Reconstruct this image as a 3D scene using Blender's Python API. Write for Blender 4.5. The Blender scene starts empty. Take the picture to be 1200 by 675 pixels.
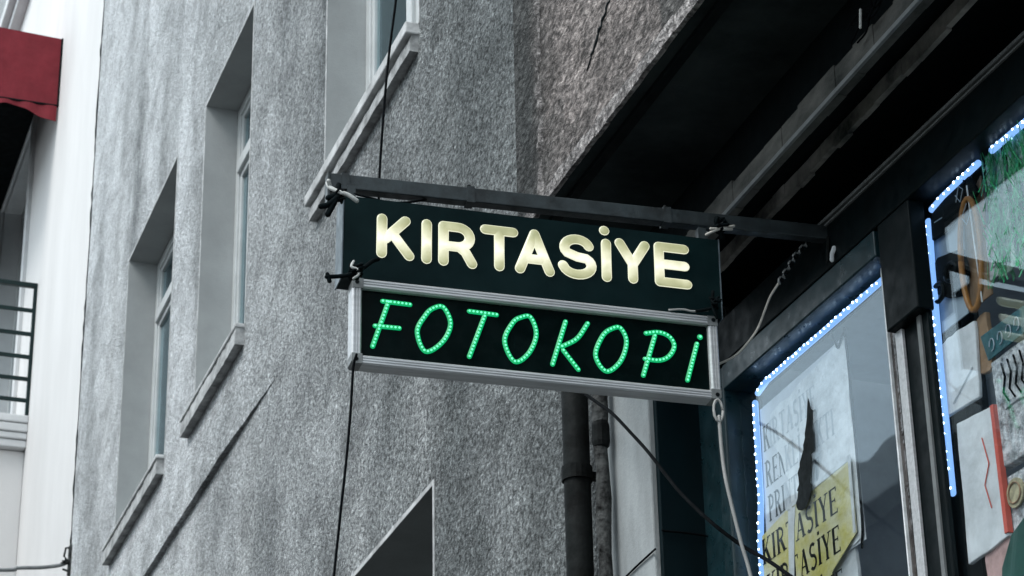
import bpy, bmesh, math, random
from mathutils import Vector, Matrix
random.seed(7)
R = math.radians
S = bpy.context.scene
COL = S.collection

# ------------------------------------------------------------------ camera
PITCH, ROLL, YAW = 0.45292, -0.021256, 0.34451
fw = Vector((math.sin(YAW)*math.cos(PITCH), math.cos(YAW)*math.cos(PITCH), math.sin(PITCH)))
r0 = Vector((math.cos(YAW), -math.sin(YAW), 0)); u0 = r0.cross(fw)
cr = r0*math.cos(ROLL) + u0*math.sin(ROLL); cu = -r0*math.sin(ROLL) + u0*math.cos(ROLL)
cd = bpy.data.cameras.new('camera'); cam = bpy.data.objects.new('camera', cd); COL.objects.link(cam)
cd.sensor_width = 36; cd.lens = 87.8; cd.clip_end = 1000; cd.clip_start = 0.05
cam.matrix_world = Matrix(((cr.x, cu.x, -fw.x, 0), (cr.y, cu.y, -fw.y, 0), (cr.z, cu.z, -fw.z, 1.6), (0, 0, 0, 1)))
cd.dof.use_dof = True; cd.dof.focus_distance = 7.4; cd.dof.aperture_fstop = 13
S.camera = cam

# ------------------------------------------------------------------ light
SUN_EL, SUN_AZ = R(52), R(248)      # compass style: measured from +Y clockwise
w = bpy.data.worlds.new('World'); S.world = w; w.use_nodes = True
nt = w.node_tree; nt.nodes.clear()
out = nt.nodes.new('ShaderNodeOutputWorld'); bg = nt.nodes.new('ShaderNodeBackground')
sky = nt.nodes.new('ShaderNodeTexSky'); sky.sky_type = 'NISHITA'; sky.sun_disc = False
sky.sun_elevation = SUN_EL; sky.sun_rotation = SUN_AZ; sky.dust_density = 4.0; sky.air_density = 1.0
hs = nt.nodes.new('ShaderNodeHueSaturation'); hs.inputs['Saturation'].default_value = 0.42; hs.inputs['Value'].default_value = 1.0
tcw = nt.nodes.new('ShaderNodeTexCoord'); nzw = nt.nodes.new('ShaderNodeTexNoise'); nzw.inputs['Scale'].default_value = 2.2; nzw.inputs['Detail'].default_value = 6
rpw = nt.nodes.new('ShaderNodeValToRGB'); rpw.color_ramp.elements[0].position = .34; rpw.color_ramp.elements[0].color = (.45, .45, .45, 1); rpw.color_ramp.elements[1].position = .58; rpw.color_ramp.elements[1].color = (1, 1, 1, 1)
mxw = nt.nodes.new('ShaderNodeMix'); mxw.data_type = 'RGBA'; mxw.inputs[7].default_value = (4.95, 5.75, 6.25, 1)          # cloud deck
nt.links.new(tcw.outputs['Generated'], nzw.inputs['Vector']); nt.links.new(nzw.outputs['Fac'], rpw.inputs[0]); nt.links.new(rpw.outputs[0], mxw.inputs[0])
nt.links.new(sky.outputs[0], hs.inputs['Color']); nt.links.new(hs.outputs[0], mxw.inputs[6]); nt.links.new(mxw.outputs[2], bg.inputs[0])
bg.inputs[1].default_value = 0.145
nt.links.new(bg.outputs[0], out.inputs[0])
sd = bpy.data.lights.new('sun', 'SUN'); sun = bpy.data.objects.new('sun', sd); COL.objects.link(sun)
sd.energy = 1.0; sd.angle = R(24); sd.color = (1.0, 0.985, 0.965)
sdir = Vector((math.sin(SUN_AZ)*math.cos(SUN_EL), math.cos(SUN_AZ)*math.cos(SUN_EL), math.sin(SUN_EL)))
sun.rotation_euler = sdir.to_track_quat('Z', 'Y').to_euler(); sun.location = (-4, 0, 30)
S.view_settings.view_transform = 'Standard'; S.view_settings.look = 'None'
S.view_settings.exposure = 1.15; S.view_settings.gamma = 1.0; S.view_settings.use_curve_mapping = False
S.render.engine = 'CYCLES'
try:
    S.cycles.max_bounces = 8; S.cycles.transparent_max_bounces = 12; S.cycles.use_denoising = True
except Exception: pass

# ------------------------------------------------------------------ materials
class NT:
    def __init__(s, name):
        s.m = bpy.data.materials.new(name); s.m.use_nodes = True
        s.t = s.m.node_tree; s.b = s.t.nodes['Principled BSDF']; s.out = s.t.nodes['Material Output']
        s.tc = s.t.nodes.new('ShaderNodeTexCoord')
    def n(s, typ, **kw):
        nd = s.t.nodes.new(typ)
        for k, v in kw.items():
            if hasattr(nd, k): setattr(nd, k, v)
            else: nd.inputs[k].default_value = v
        return nd
    def l(s, a, b): s.t.links.new(a, b)
    def coord(s, scale=(1, 1, 1), loc=(0, 0, 0)):
        mp = s.n('ShaderNodeMapping'); mp.inputs['Scale'].default_value = scale; mp.inputs['Location'].default_value = loc
        s.l(s.tc.outputs['Object'], mp.inputs['Vector']); return mp.outputs[0]
    def noise(s, vec, scale, detail=4, rough=.55, dist=0):
        n = s.n('ShaderNodeTexNoise'); n.inputs['Scale'].default_value = scale; n.inputs['Detail'].default_value = detail
        n.inputs['Roughness'].default_value = rough; n.inputs['Distortion'].default_value = dist
        s.l(vec, n.inputs['Vector']); return n.outputs['Fac']
    def ramp(s, fac, stops):
        r = s.n('ShaderNodeValToRGB'); e = r.color_ramp.elements
        while len(e) < len(stops): e.new(.5)
        for i, (p, c) in enumerate(stops):
            e[i].position = p; e[i].color = (c, c, c, 1) if isinstance(c, (int, float)) else (*c, 1)
        s.l(fac, r.inputs[0]); return r.outputs[0]
    def mix(s, fac, a, b, mode='MIX'):
        m = s.n('ShaderNodeMix'); m.data_type = 'RGBA'; m.blend_type = mode; m.clamp_factor = True
        for sock, v in ((m.inputs[0], fac), (m.inputs[6], a), (m.inputs[7], b)):
            if isinstance(v, (int, float)): sock.default_value = v
            elif isinstance(v, tuple): sock.default_value = (*v, 1)
            else: s.l(v, sock)
        return m.outputs[2]
    def math(s, op, a, b=0.0, clamp=False):
        m = s.n('ShaderNodeMath'); m.operation = op; m.use_clamp = clamp
        for sock, v in ((m.inputs[0], a), (m.inputs[1], b)):
            if isinstance(v, (int, float)): sock.default_value = v
            else: s.l(v, sock)
        return m.outputs[0]
    def bump(s, h, dist, strength=1.0, prev=None):
        b = s.n('ShaderNodeBump'); b.inputs['Distance'].default_value = dist; b.inputs['Strength'].default_value = strength
        s.l(h, b.inputs['Height'])
        if prev is not None: s.l(prev, b.inputs['Normal'])
        return b.outputs[0]

def simple(name, col, rough=.6, metal=0., var=.12, vscale=8, bump=0., bscale=60, spec=.5, col2=None, stretch=(1, 1, 1)):
    k = NT(name); c = k.coord(stretch)
    f = k.noise(c, vscale, 6, .65)
    dark = tuple(v*(1-var*2.2) for v in col) if col2 is None else col2
    k.l(k.ramp(f, [(.32, dark), (.62, col)]), k.b.inputs['Base Color'])
    k.l(k.ramp(k.noise(c, vscale*2.3, 4), [(.3, max(.03, rough-.12)), (.7, min(1, rough+.12))]), k.b.inputs['Roughness'])
    k.b.inputs['Metallic'].default_value = metal; k.b.inputs['Specular IOR Level'].default_value = spec
    if bump: k.l(k.bump(k.noise(k.coord(), bscale, 3), bump, .8), k.b.inputs['Normal'])
    return k.m

def emis(name, col, strength, base=(.02, .02, .02), rough=.3):
    k = NT(name); k.b.inputs['Base Color'].default_value = (*base, 1); k.b.inputs['Roughness'].default_value = rough
    k.b.inputs['Emission Color'].default_value = (*col, 1); k.b.inputs['Emission Strength'].default_value = strength
    return k.m

def stucco(name, light, dark, stain, grain=62, gdist=.017, streak=.55, seed=0., diag=False, far=None, runs=()):
    k = NT(name)
    base = k.coord((1, 1, 1), (seed, seed, 0))
    big = k.noise(base, .9, 6, .6, .3)
    col = k.mix(k.ramp(big, [(.36, 0.), (.66, 1.)]), dark, light)
    rp = k.noise(k.coord((.9, .55, .9), (seed, 2, 7)), 1.1, 3, .5, 2.2)       # patchy re-rendering with hard tide lines
    col = k.mix(k.math('MULTIPLY', k.ramp(rp, [(.49, 0.), (.53, 1.)]), .42), col, stain)
    rp2 = k.noise(k.coord((.7, .45, .7), (seed+4, 8, 1)), .9, 5, .62, 1.0)
    col = k.mix(k.math('MULTIPLY', k.ramp(rp2, [(.44, 0.), (.62, 1.)]), .35), col, dark)
    if far is not None:      # limewash left on the far end, with the brighter light there coloured in
        sp = k.n('ShaderNodeSeparateXYZ'); k.l(k.tc.outputs['Object'], sp.inputs[0])
        mr = k.n('ShaderNodeMapRange'); k.l(sp.outputs[1], mr.inputs[0])
        mr.inputs[1].default_value = far[0]; mr.inputs[2].default_value = far[1]
        g = k.math('ADD', mr.outputs[0], k.math('MULTIPLY', k.math('SUBTRACT', big, .5), .9), True)
        col = k.mix(k.math('MULTIPLY', g, far[3]), col, far[2])
    st = k.noise(k.coord((.75, .75, .20), (seed+3, 0, 0)), 1.3, 2, .4, .6)
    brk = k.ramp(k.noise(k.coord((.8, .8, .5), (seed+1, 6, 0)), 1.7, 6, .68, .8), [(.36, .15), (.62, 1.)])
    col = k.mix(k.math('MULTIPLY', k.math('MULTIPLY', k.ramp(st, [(.44, 0.), (.74, 1.)]), streak), brk), col, stain)
    pale = k.noise(k.coord((.8, .8, .3), (seed+9, 4, 0)), 1.1, 5, .55, .6)
    col = k.mix(k.math('MULTIPLY', k.ramp(pale, [(.42, 0.), (.74, 1.)]), .5), col, tuple(min(.8, v*1.3) for v in light))
    for (sy, z1, z0, wd, am, tone) in runs:        # single weather runs: y, top, bottom, half width, strength, colour
        if far is None: break
        wob = k.math('MULTIPLY', k.math('SUBTRACT', k.noise(k.coord((1, 1, .45), (sy, 0, 0)), 2.4, 5, .65), .5), wd*2.6)
        dy = k.math('DIVIDE', k.math('ADD', k.math('SUBTRACT', sp.outputs[1], sy), wob), wd)
        e_ = k.math('POWER', 2.718, k.math('MULTIPLY', k.math('MULTIPLY', dy, dy), -1.0))
        top = k.n('ShaderNodeMapRange'); k.l(sp.outputs[2], top.inputs[0]); top.inputs[1].default_value = z1; top.inputs[2].default_value = z1-.35*(z1-z0)
        bot = k.n('ShaderNodeMapRange'); k.l(sp.outputs[2], bot.inputs[0]); bot.inputs[1].default_value = z0; bot.inputs[2].default_value = z0+.5*(z1-z0)
        fac = k.math('MULTIPLY', k.math('MULTIPLY', k.math('MULTIPLY', e_, top.outputs[0]), bot.outputs[0]), min(1., am*1.05))
        col = k.mix(k.math('MULTIPLY', fac, k.ramp(k.noise(k.coord((2, 2, 1), (sy, 1, 1)), 2.5, 6, .7), [(.3, .25), (.65, 1.)])), col, tone)
    gv = k.coord((1, .72, 1))
    if diag:
        col = bay_wear(k, col)
        mp = k.n('ShaderNodeMapping'); mp.inputs['Rotation'].default_value = (R(-8), 0, 0); mp.inputs['Scale'].default_value = (1, .55, 1.0)
        k.l(k.tc.outputs['Object'], mp.inputs['Vector']); gv = mp.outputs[0]
    g1 = k.noise(gv, grain, 4, .7, .25)
    g2 = k.noise(gv, grain*.42, 3, .6, .4)
    hgt = k.math('ADD', k.ramp(g1, [(.38, 0.), (.62, 1.)]), k.math('MULTIPLY', g2, .9))
    blot = k.noise(k.coord((1, .6, .8), (seed, 5, 2)), 4.5, 7, .72, .8)
    col = k.mix(1., col, k.ramp(blot, [(.34, .68), (.50, 1.), (.66, 1.22)]), 'MULTIPLY')
    spk = k.ramp(k.math('ADD', k.math('MULTIPLY', g1, .7), k.math('MULTIPLY', g2, .3)), [(.40, .27), (.50, .93), (.60, 1.6)])
    if far is not None: spk = k.mix(k.math('MULTIPLY', g, .55), spk, (1., 1., 1.))
    col = k.mix(1., col, spk, 'MULTIPLY')
    k.l(col, k.b.inputs['Base Color']); k.b.inputs['Roughness'].default_value = .95; k.b.inputs['Specular IOR Level'].default_value = .2
    nb = k.bump(k.noise(k.coord((1, .7, 1)), 7, 6, .68, .4), .05, .8)       # trowelled unevenness under the grain
    k.l(k.bump(hgt, gdist, 1.0, nb), k.b.inputs['Normal'])
    return k.m

def bay_wear(k, col):
    # soot washed down beside the corner of the bay, fading into the brown render
    sp = k.n('ShaderNodeSeparateXYZ'); k.l(k.tc.outputs['Object'], sp.inputs[0])
    nz = k.noise(k.coord((2, 2, .8)), 2.2, 5, .6, .5)
    d = k.math('ADD', sp.outputs[1], k.math('MULTIPLY', k.math('SUBTRACT', nz, .5), .35))
    mr = k.n('ShaderNodeMapRange'); k.l(d, mr.inputs[0]); mr.inputs[1].default_value = -.55; mr.inputs[2].default_value = -.12
    return bay_patch(k, sp, k.mix(k.math('MULTIPLY', mr.outputs[0], .88), col, (.055, .062, .062)))

def bay_patch(k, sp, col):
    # older, darker render from a joint some way along the bay
    mr = k.n('ShaderNodeMapRange'); k.l(k.math('ADD', sp.outputs[1], k.math('MULTIPLY', k.math('SUBTRACT', k.noise(k.coord((2, 2, 2)), 3, 4), .5), .03)), mr.inputs[0])
    mr.inputs[1].default_value = -1.235; mr.inputs[2].default_value = -1.265
    return k.mix(k.math('MULTIPLY', mr.outputs[0], .7), col, (.075, .082, .080))

def glass(name, tint=(.9, .95, .96), refl=1.0, wave=0.0):
    k = NT(name); k.t.nodes.remove(k.b)
    ge = k.n('ShaderNodeNewGeometry'); vm = k.n('ShaderNodeVectorMath'); vm.operation = 'DOT_PRODUCT'
    k.l(ge.outputs['Normal'], vm.inputs[0]); k.l(ge.outputs['Incoming'], vm.inputs[1])
    c = k.math('ABSOLUTE', vm.outputs['Value']); p5 = k.math('POWER', k.math('SUBTRACT', 1.0, c, True), 5.0)
    fr = k.math('ADD', k.math('MULTIPLY', p5, .96), .04)
    gl = k.n('ShaderNodeBsdfGlossy'); gl.inputs['Roughness'].default_value = .015; gl.inputs['Color'].default_value = (.80, .93, 1.0, 1)
    tr = k.n('ShaderNodeBsdfTransparent'); tr.inputs[0].default_value = (*tint, 1)
    mx = k.n('ShaderNodeMixShader')
    k.l(k.math('MULTIPLY', fr, refl, True), mx.inputs[0]); k.l(tr.outputs[0], mx.inputs[1]); k.l(gl.outputs[0], mx.inputs[2])
    if wave:
        k.l(k.bump(k.noise(k.coord(), 1.3, 2), wave, .5), gl.inputs['Normal'])
    k.l(mx.outputs[0], k.out.inputs[0]); return k.m

DK, PL = (.075, .088, .092), (.74, .76, .765)
RUNS = [(9.85, 12.6, 8.6, .22, .75, DK), (9.3, 14.5, 11.6, .16, .8, DK), (7.6, 13.6, 9.9, .30, .55, DK), (8.5, 13.8, 10.2, .2, .45, DK), (4.35, 11.0, 7.2, .16, .75, DK),
 (5.1, 10.8, 7.8, .30, .4, DK), (6.7, 7.75, 5.6, .35, .45, DK), (5.4, 7.4, 4.6, .28, .5, DK), (7.3, 7.3, 4.9, .22, .6, PL), (5.9, 7.4, 4.8, .18, .55, PL), (8.6, 7.8, 5.5, .25, .5, DK),
 (3.1, 7.7, 5.6, .30, .6, DK), (2.0, 7.9, 4.4, .22, .45, DK), (3.6, 6.4, 4.0, .16, .5, PL), (2.55, 6.6, 5.2, .20, .5, PL), (1.5, 9.5, 6.0, .25, .4, DK), (10.6, 11.5, 7.0, .3, .5, PL), (11.4, 12.5, 8.0, .2, .5, DK)]
M = {}
M['stucco'] = stucco('grey_roughcast', (.275, .292, .293), (.175, .190, .192), (.105, .116, .118), grain=53, far=(2.0, 8.4, (.80, .83, .85), 1.0), runs=RUNS)
M['stucco_bay'] = stucco('brown_grey_roughcast', (.37, .322, .302), (.25, .22, .208), (.085, .085, .083), grain=56, gdist=.016, seed=5., diag=True, streak=.8)
M['seam'] = stucco('pale_rough_seam', (.36, .335, .325), (.22, .205, .2), (.10, .10, .10), grain=42, gdist=.014, seed=2.)
M['smooth'] = simple('smooth_grey_render', (.31, .335, .34), .9, var=.16, vscale=5, bump=.002, bscale=90, stretch=(1, 1, .4))
M['jamb'] = simple('jamb_render', (.33, .345, .345), .9, var=.08, vscale=2.5, bump=.002, bscale=120)
M['jamb_shade'] = simple('shade_toned_jamb_render', (.15, .165, .165), .9, var=.12, vscale=2.5, bump=.002, bscale=120)  # jamb render darkened to put the lower opening's shade into its colour
M['lip'] = simple('worn_render_edge', (.52, .53, .53), .9, var=.25, vscale=6, bump=.004, bscale=50)
M['sill'] = simple('weathered_sill', (.42, .43, .43), .9, var=.30, vscale=9, bump=.006, bscale=45)
M['white'] = simple('white_painted_render', (.615, .605, .597), .85, var=.05, vscale=1.2, bump=.0015, bscale=70, stretch=(1, 1, .3))
M['offwhite'] = simple('off_white_moulding', (.55, .56, .565), .85, var=.06, vscale=3)
M['upvc'] = simple('white_window_frame', (.47, .49, .49), .45, var=.08, vscale=5)
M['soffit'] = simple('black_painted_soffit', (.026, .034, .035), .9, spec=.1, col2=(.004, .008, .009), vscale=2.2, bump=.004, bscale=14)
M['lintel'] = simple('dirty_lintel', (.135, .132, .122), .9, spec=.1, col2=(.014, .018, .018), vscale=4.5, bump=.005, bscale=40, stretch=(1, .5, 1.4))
M['fascia'] = simple('chipped_fascia', (.26, .25, .23), .9, spec=.1, col2=(.03, .036, .036), vscale=5, bump=.005, bscale=40)
M['black'] = simple('black_gloss_frame', (.0015, .0045, .0055), .45, var=.2, vscale=10, spec=.10)
M['blackmatt'] = simple('black_matt_paint', (.0015, .004, .005), .8, var=.2, vscale=6, spec=.1)
M['teal'] = simple('dark_teal_metal', (.0003, .008, .011), .55, var=.2, vscale=4, spec=.12, stretch=(1, 1, .3))
M['alu'] = simple('brushed_aluminium', (.50, .51, .52), .42, .35, var=.12, vscale=20, stretch=(.3, 4, 4))
M['alu_dark'] = simple('dull_aluminium', (.20, .21, .21), .5, .5, var=.15, vscale=12)
M['bracket'] = simple('grey_corner_plastic', (.17, .18, .18), .5, .2, var=.15, vscale=30)
M['steel'] = simple('painted_steel_bar', (.028, .038, .042), .5, .3, var=.3, vscale=14, bump=.001, bscale=80)
M['acrylic'] = simple('black_acrylic', (.002, .006, .006), .25, var=.2, vscale=9, spec=.04)
M['signface'] = simple('dark_green_sign_face', (.0035, .012, .013), .5, col2=(.001, .006, .007), vscale=5, spec=.05)
M['signside'] = simple('sign_side_sheet', (.10, .13, .15), .5, .3, var=.15, vscale=12)
M['iron'] = simple('cast_iron_pipe', (.008, .010, .010), .75, 0., spec=.1, var=.4, vscale=9, bump=.003, bscale=50)
M['rough_iron'] = simple('crusted_pipe', (.075, .078, .077), .9, spec=.1, var=.45, vscale=26, bump=.008, bscale=70)
M['cable_black'] = simple('black_cable', (.003, .004, .005), .8, spec=.04)
M['cable_grey'] = simple('grey_cable', (.30, .30, .29), .6, var=.15)
M['cable_white'] = simple('dirty_white_cable', (.42, .40, .36), .6, var=.2)
M['rag_white'] = simple('dirty_white_rag', (.52, .53, .51), .9, var=.25, vscale=30)
M['rag_black'] = simple('black_rag', (.004, .007, .008), .9, spec=.04, var=.3, vscale=30)
M['red'] = simple('red_awning_canvas', (.175, .026, .034), .9, spec=.1, var=.12, vscale=4, bump=.001, bscale=90)
M['rail'] = simple('dark_green_railing', (.003, .016, .016), .4, spec=.2, var=.15)
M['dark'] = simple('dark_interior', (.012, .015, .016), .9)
M['pane'] = glass('window_glass', (.75, .85, .85), 1.0)
M['shopglass'] = glass('shop_glass', (.97, .985, .99), 1.2, .006)
M['room'] = simple('shop_room', (.34, .38, .42), .9)
M['asphalt'] = simple('asphalt', (.05, .05, .05), .9, bump=.004, bscale=90)
M['paving'] = simple('paving', (.11, .11, .108), .9, bump=.003, bscale=50)
M['ochre'] = simple('opposite_render', (.12, .12, .115), .9)
M['browngloss'] = simple('side_glass_brown_reflection', (.075, .066, .062), .12, var=.4, vscale=14, bump=.006, bscale=16)  # brown mottling paints in the reflection on the narrow side glass
M['frame'] = simple('dark_blue_green_frame', (.006, .024, .030), .35, var=.2, vscale=10, spec=.4)
M['ink'] = simple('black_ink', (.004, .005, .006), .8, spec=.05)
M['faint_ink'] = simple('faded_ink', (.42, .46, .50), .7)
M['paper_grey'] = simple('grey_paper', (.55, .58, .62), .8, var=.1)
M['film'] = simple('white_torn_film', (.74, .77, .79), .35, var=.18, vscale=12, bump=.004, bscale=25)
M['tear'] = simple('dark_tear', (.022, .028, .030), .8, spec=.1, var=.3, vscale=30)
M['yellow'] = simple('yellow_paper', (.50, .45, .11), .6, vscale=9, bump=.010, bscale=18, col2=(.64, .62, .44))
M['paper_white'] = simple('white_paper', (.62, .65, .67), .6, var=.15, vscale=10, bump=.004, bscale=18)
M['paper_blue'] = simple('pale_blue_paper', (.33, .40, .46), .7, var=.08)
M['kraft'] = simple('brown_paper', (.30, .19, .11), .8, var=.2)
M['orange'] = simple('orange_leather', (.36, .16, .035), .5, var=.2, vscale=20)
M['tinsel'] = simple('green_tinsel', (.05, .50, .20), .3, .2, var=.4, vscale=40)
M['greenfilm'] = simple('green_white_wrap', (.50, .62, .55), .2, .0, vscale=24, bump=.02, bscale=30, col2=(.03, .30, .12))
M['tealband'] = simple('teal_band', (.02, .10, .12), .4, var=.2, vscale=25)
M['clearfilm'] = simple('crinkled_clear_wrap', (.55, .58, .60), .2, 0., var=.5, vscale=26, bump=.02, bscale=30, col2=(.06, .07, .075))
M['redpaper'] = simple('red_edge', (.55, .09, .06), .6)
M['pinkpaper'] = simple('faded_pink_paper', (.55, .36, .34), .7, var=.2, vscale=14)
M['cream'] = simple('cream_print', (.42, .38, .24), .6, var=.3, vscale=30)
M['darkgreen'] = simple('dark_green_cover', (.01, .07, .055), .5)
M['led_blue'] = emis('blue_white_led', (.58, .79, 1.0), 6.0)
M['tube_blue'] = emis('blue_led_tube', (.24, .48, 1.0), .60)
M['led_green'] = emis('green_led', (.07, .52, .24), 1.5)
M['chan_green'] = emis('green_led_channel', (.0, .20, .065), 1.0)
k = NT('lit_letter_acrylic')
# a fluorescent tube lies level behind the letters: acrylic glows brightest along its height
sp = k.n('ShaderNodeSeparateXYZ'); k.l(k.tc.outputs['Object'], sp.inputs[0])
h_ = k.math('ABSOLUTE', k.math('SUBTRACT', k.math('SUBTRACT', sp.outputs[2], k.math('MULTIPLY', sp.outputs[0], .014)), .010))
f = k.math('SUBTRACT', 1.0, k.math('MULTIPLY', h_, 15.0), True)
f = k.math('ADD', f, k.math('MULTIPLY', k.math('SUBTRACT', k.noise(k.coord(), 22, 3, .6), .5), .8), True)
c = k.ramp(f, [(.0, (.30, .31, .155)), (.35, (.48, .48, .28)), (.75, (.80, .79, .58)), (1., (1., .98, .84))])
k.l(c, k.b.inputs['Emission Color']); k.b.inputs['Emission Strength'].default_value = .46
k.b.inputs['Base Color'].default_value = (.16, .16, .11, 1); k.b.inputs['Roughness'].default_value = .3
M['letter'] = k.m
M['letter_rim'] = emis('lit_letter_edge', (.86, .88, .66), .46, (.12, .12, .09))

# ------------------------------------------------------------------ mesh helpers
def wpos(o):
    v = Vector((0, 0, 0))
    while o is not None:
        v += o.location; o = o.parent
    return v

class MB:
    def __init__(s): s.bm = bmesh.new()
    def box(s, x0, x1, y0, y1, z0, z1):
        v = [s.bm.verts.new(p) for p in ((x0,y0,z0),(x1,y0,z0),(x1,y1,z0),(x0,y1,z0),(x0,y0,z1),(x1,y0,z1),(x1,y1,z1),(x0,y1,z1))]
        for q in ((0,3,2,1),(4,5,6,7),(0,1,5,4),(1,2,6,5),(2,3,7,6),(3,0,4,7)): s.bm.faces.new([v[i] for i in q])
        return s
    def quad(s, *ps):
        s.bm.faces.new([s.bm.verts.new(p) for p in ps]); return s
    def prism(s, poly, d, n):
        """poly: list of 3D points (planar); extruded by vector n*d"""
        n = Vector(n)*d
        a = [s.bm.verts.new(p) for p in poly]; b = [s.bm.verts.new(Vector(p)+n) for p in poly]
        s.bm.faces.new(a); s.bm.faces.new(b[::-1])
        for i in range(len(a)):
            j = (i+1) % len(a); s.bm.faces.new([a[j], a[i], b[i], b[j]])
        return s
    def tube(s, pts, r, seg=8, flat=None, cap=True, taper=None):
        """round tube through pts; flat=(normal, factor) squashes the section along that normal"""
        pts = [Vector(p) for p in pts]; rings = []
        N = len(pts); prev = None
        for i, p in enumerate(pts):
            t = (pts[min(i+1, N-1)] - pts[max(i-1, 0)])
            if t.length < 1e-9: t = Vector((0, 0, 1))
            t.normalize()
            if flat: a = Vector(flat[0]).normalized()
            elif prev is None:
                a = t.orthogonal().normalized()
            else:
                a = (prev - t*prev.dot(t))
                a = a.normalized() if a.length > 1e-6 else t.orthogonal().normalized()
            prev = a; b = t.cross(a).normalized()
            rr = r if not callable(r) else r(i/(N-1))
            fa = flat[1] if flat else 1
            rings.append((p, t, a*fa, b, rr))
        allr = []
        def ring(c, a, b, rr): allr.append([s.bm.verts.new(c + a*(rr*math.cos(2*math.pi*q/seg)) + b*(rr*math.sin(2*math.pi*q/seg))) for q in range(seg)])
        if cap:
            p, t, a, b, rr = rings[0]
            for ang in (80, 55, 28): ring(p - t*rr*math.sin(R(ang)), a, b, rr*math.cos(R(ang)))
        for p, t, a, b, rr in rings: ring(p, a, b, rr)
        if cap:
            p, t, a, b, rr = rings[-1]
            for ang in (28, 55, 80): ring(p + t*rr*math.sin(R(ang)), a, b, rr*math.cos(R(ang)))
        for u, v in zip(allr, allr[1:]):
            for q in range(seg): s.bm.faces.new([u[q], u[(q+1) % seg], v[(q+1) % seg], v[q]])
        s.bm.faces.new(allr[0][::-1]); s.bm.faces.new(allr[-1])
        return s
    def ball(s, c, r, sc=(1, 1, 1), sub=1):
        bmesh.ops.create_icosphere(s.bm, subdivisions=sub, radius=r, matrix=Matrix.Translation(c) @ Matrix.Diagonal((*sc, 1)))
        return s
    def build(s, name, mat, parent=None, world=False, bevel=0, smooth=False):
        me = bpy.data.meshes.new(name)
        if world and parent is not None: bmesh.ops.translate(s.bm, verts=s.bm.verts, vec=-wpos(parent))
        bmesh.ops.recalc_face_normals(s.bm, faces=s.bm.faces)
        s.bm.to_mesh(me); s.bm.free()
        if smooth:
            for p in me.polygons: p.use_smooth = True
        o = bpy.data.objects.new(name, me); COL.objects.link(o); me.materials.append(M[mat])
        if parent is not None: o.parent = parent
        if bevel:
            b = o.modifiers.new('bevel', 'BEVEL'); b.width = bevel; b.segments = 2; b.limit_method = 'ANGLE'
        return o

def tag(o, label, cat, group=None, kind=None):
    if label: o['label'] = label
    if cat: o['category'] = cat
    if group: o['group'] = group
    if kind: o['kind'] = kind
    return o
def thing(name, loc, label, cat, group=None, rot=(0, 0, 0)):
    o = bpy.data.objects.new(name, None); COL.objects.link(o); o.location = loc; o.rotation_euler = rot
    o.empty_display_size = .1
    return tag(o, label, cat, group)
def smooth_path(pts, n=6):
    P = [Vector(p) for p in pts]; P = [P[0]*2-P[1]] + P + [P[-1]*2-P[-2]]; o = []
    for i in range(1, len(P)-2):
        for k in range(n):
            t = k/n; a, b, c, d = P[i-1], P[i], P[i+1], P[i+2]
            o.append(.5*((2*b)+(c-a)*t+(2*a-5*b+4*c-d)*t*t+(3*b-a-3*c+d)*t**3))
    o.append(P[-2]); return o
def centre(pts):
    return Vector(pts[0])
def cable(name, pts, r, mat, label, cat='cable', group=None, n=6):
    b = MB(); o0 = Vector(pts[0])
    b.tube(smooth_path([Vector(p)-o0 for p in pts], n), r, 7)
    o = b.build(name, mat, smooth=True); o.location = o0
    return tag(o, label, cat, group)

# ------------------------------------------------------------------ ground
o = MB().quad((-150, -150, 0), (150, -150, 0), (150, 250, 0), (-150, 250, 0)).build('street_ground', 'asphalt'); tag(o, None, None, kind='structure')
o = MB().box(1.3, 3.4, -20, 60, 0, .13).build('pavement', 'paving', bevel=.02); tag(o, None, None, kind='structure')

# ------------------------------------------------------------------ the grey building
WX = 3.0
gb = thing('grey_building', (WX, 6.97, 0), 'grey roughcast building with deep windows and an overhanging dark-soffited bay above the shop', 'building')
Y0, Y1, ZT = 6.97, 18.93, 14.0
OPEN = [  # near y, far y, sill z, head z
    (9.585, 11.24, 7.875, 10.10), (13.02, 14.35, 7.855, 10.07), (15.26, 16.97, 7.90, 10.165), (9.40, 11.10, 3.90, 5.478)]
DEPTH = .26
b = MB()
ys = sorted({Y0, Y1, *[v for q in OPEN for v in q[:2]]}); zs = sorted({0, ZT, *[v for q in OPEN for v in q[2:]]})
for ya, yb in zip(ys, ys[1:]):
    for za, zb in zip(zs, zs[1:]):
        cy, cz = (ya+yb)/2, (za+zb)/2
        if any(q[0] < cy < q[1] and q[2] < cz < q[3] for q in OPEN): continue
        b.quad((WX, ya, za), (WX, yb, za), (WX, yb, zb), (WX, ya, zb))
b.quad((WX, Y0, 0), (WX+.4, Y0, 0), (WX+.4, Y0, ZT), (WX, Y0, ZT))
b.quad((WX, Y1, 0), (WX+6, Y1, 0), (WX+6, Y1, ZT), (WX, Y1, ZT)); b.quad((WX, Y0, ZT), (WX+6, Y0, ZT), (WX+6, Y1, ZT), (WX, Y1, ZT))
bmesh.ops.remove_doubles(b.bm, verts=b.bm.verts, dist=.0005)
b.build('wall', 'stucco', gb, True)

def rough_strip(mb, x0, x1, pa, pb, hz, amp, n=26):
    """a horizontal bar along Y with an uneven outer lower edge"""
    for i in range(n):
        a = pa+(pb-pa)*i/n; c = pa+(pb-pa)*(i+1)/n
        mb.box(x0-random.uniform(0, amp), x1, a, c, hz[0]-random.uniform(0, amp), hz[1]-random.uniform(0, amp*.4))

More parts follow.
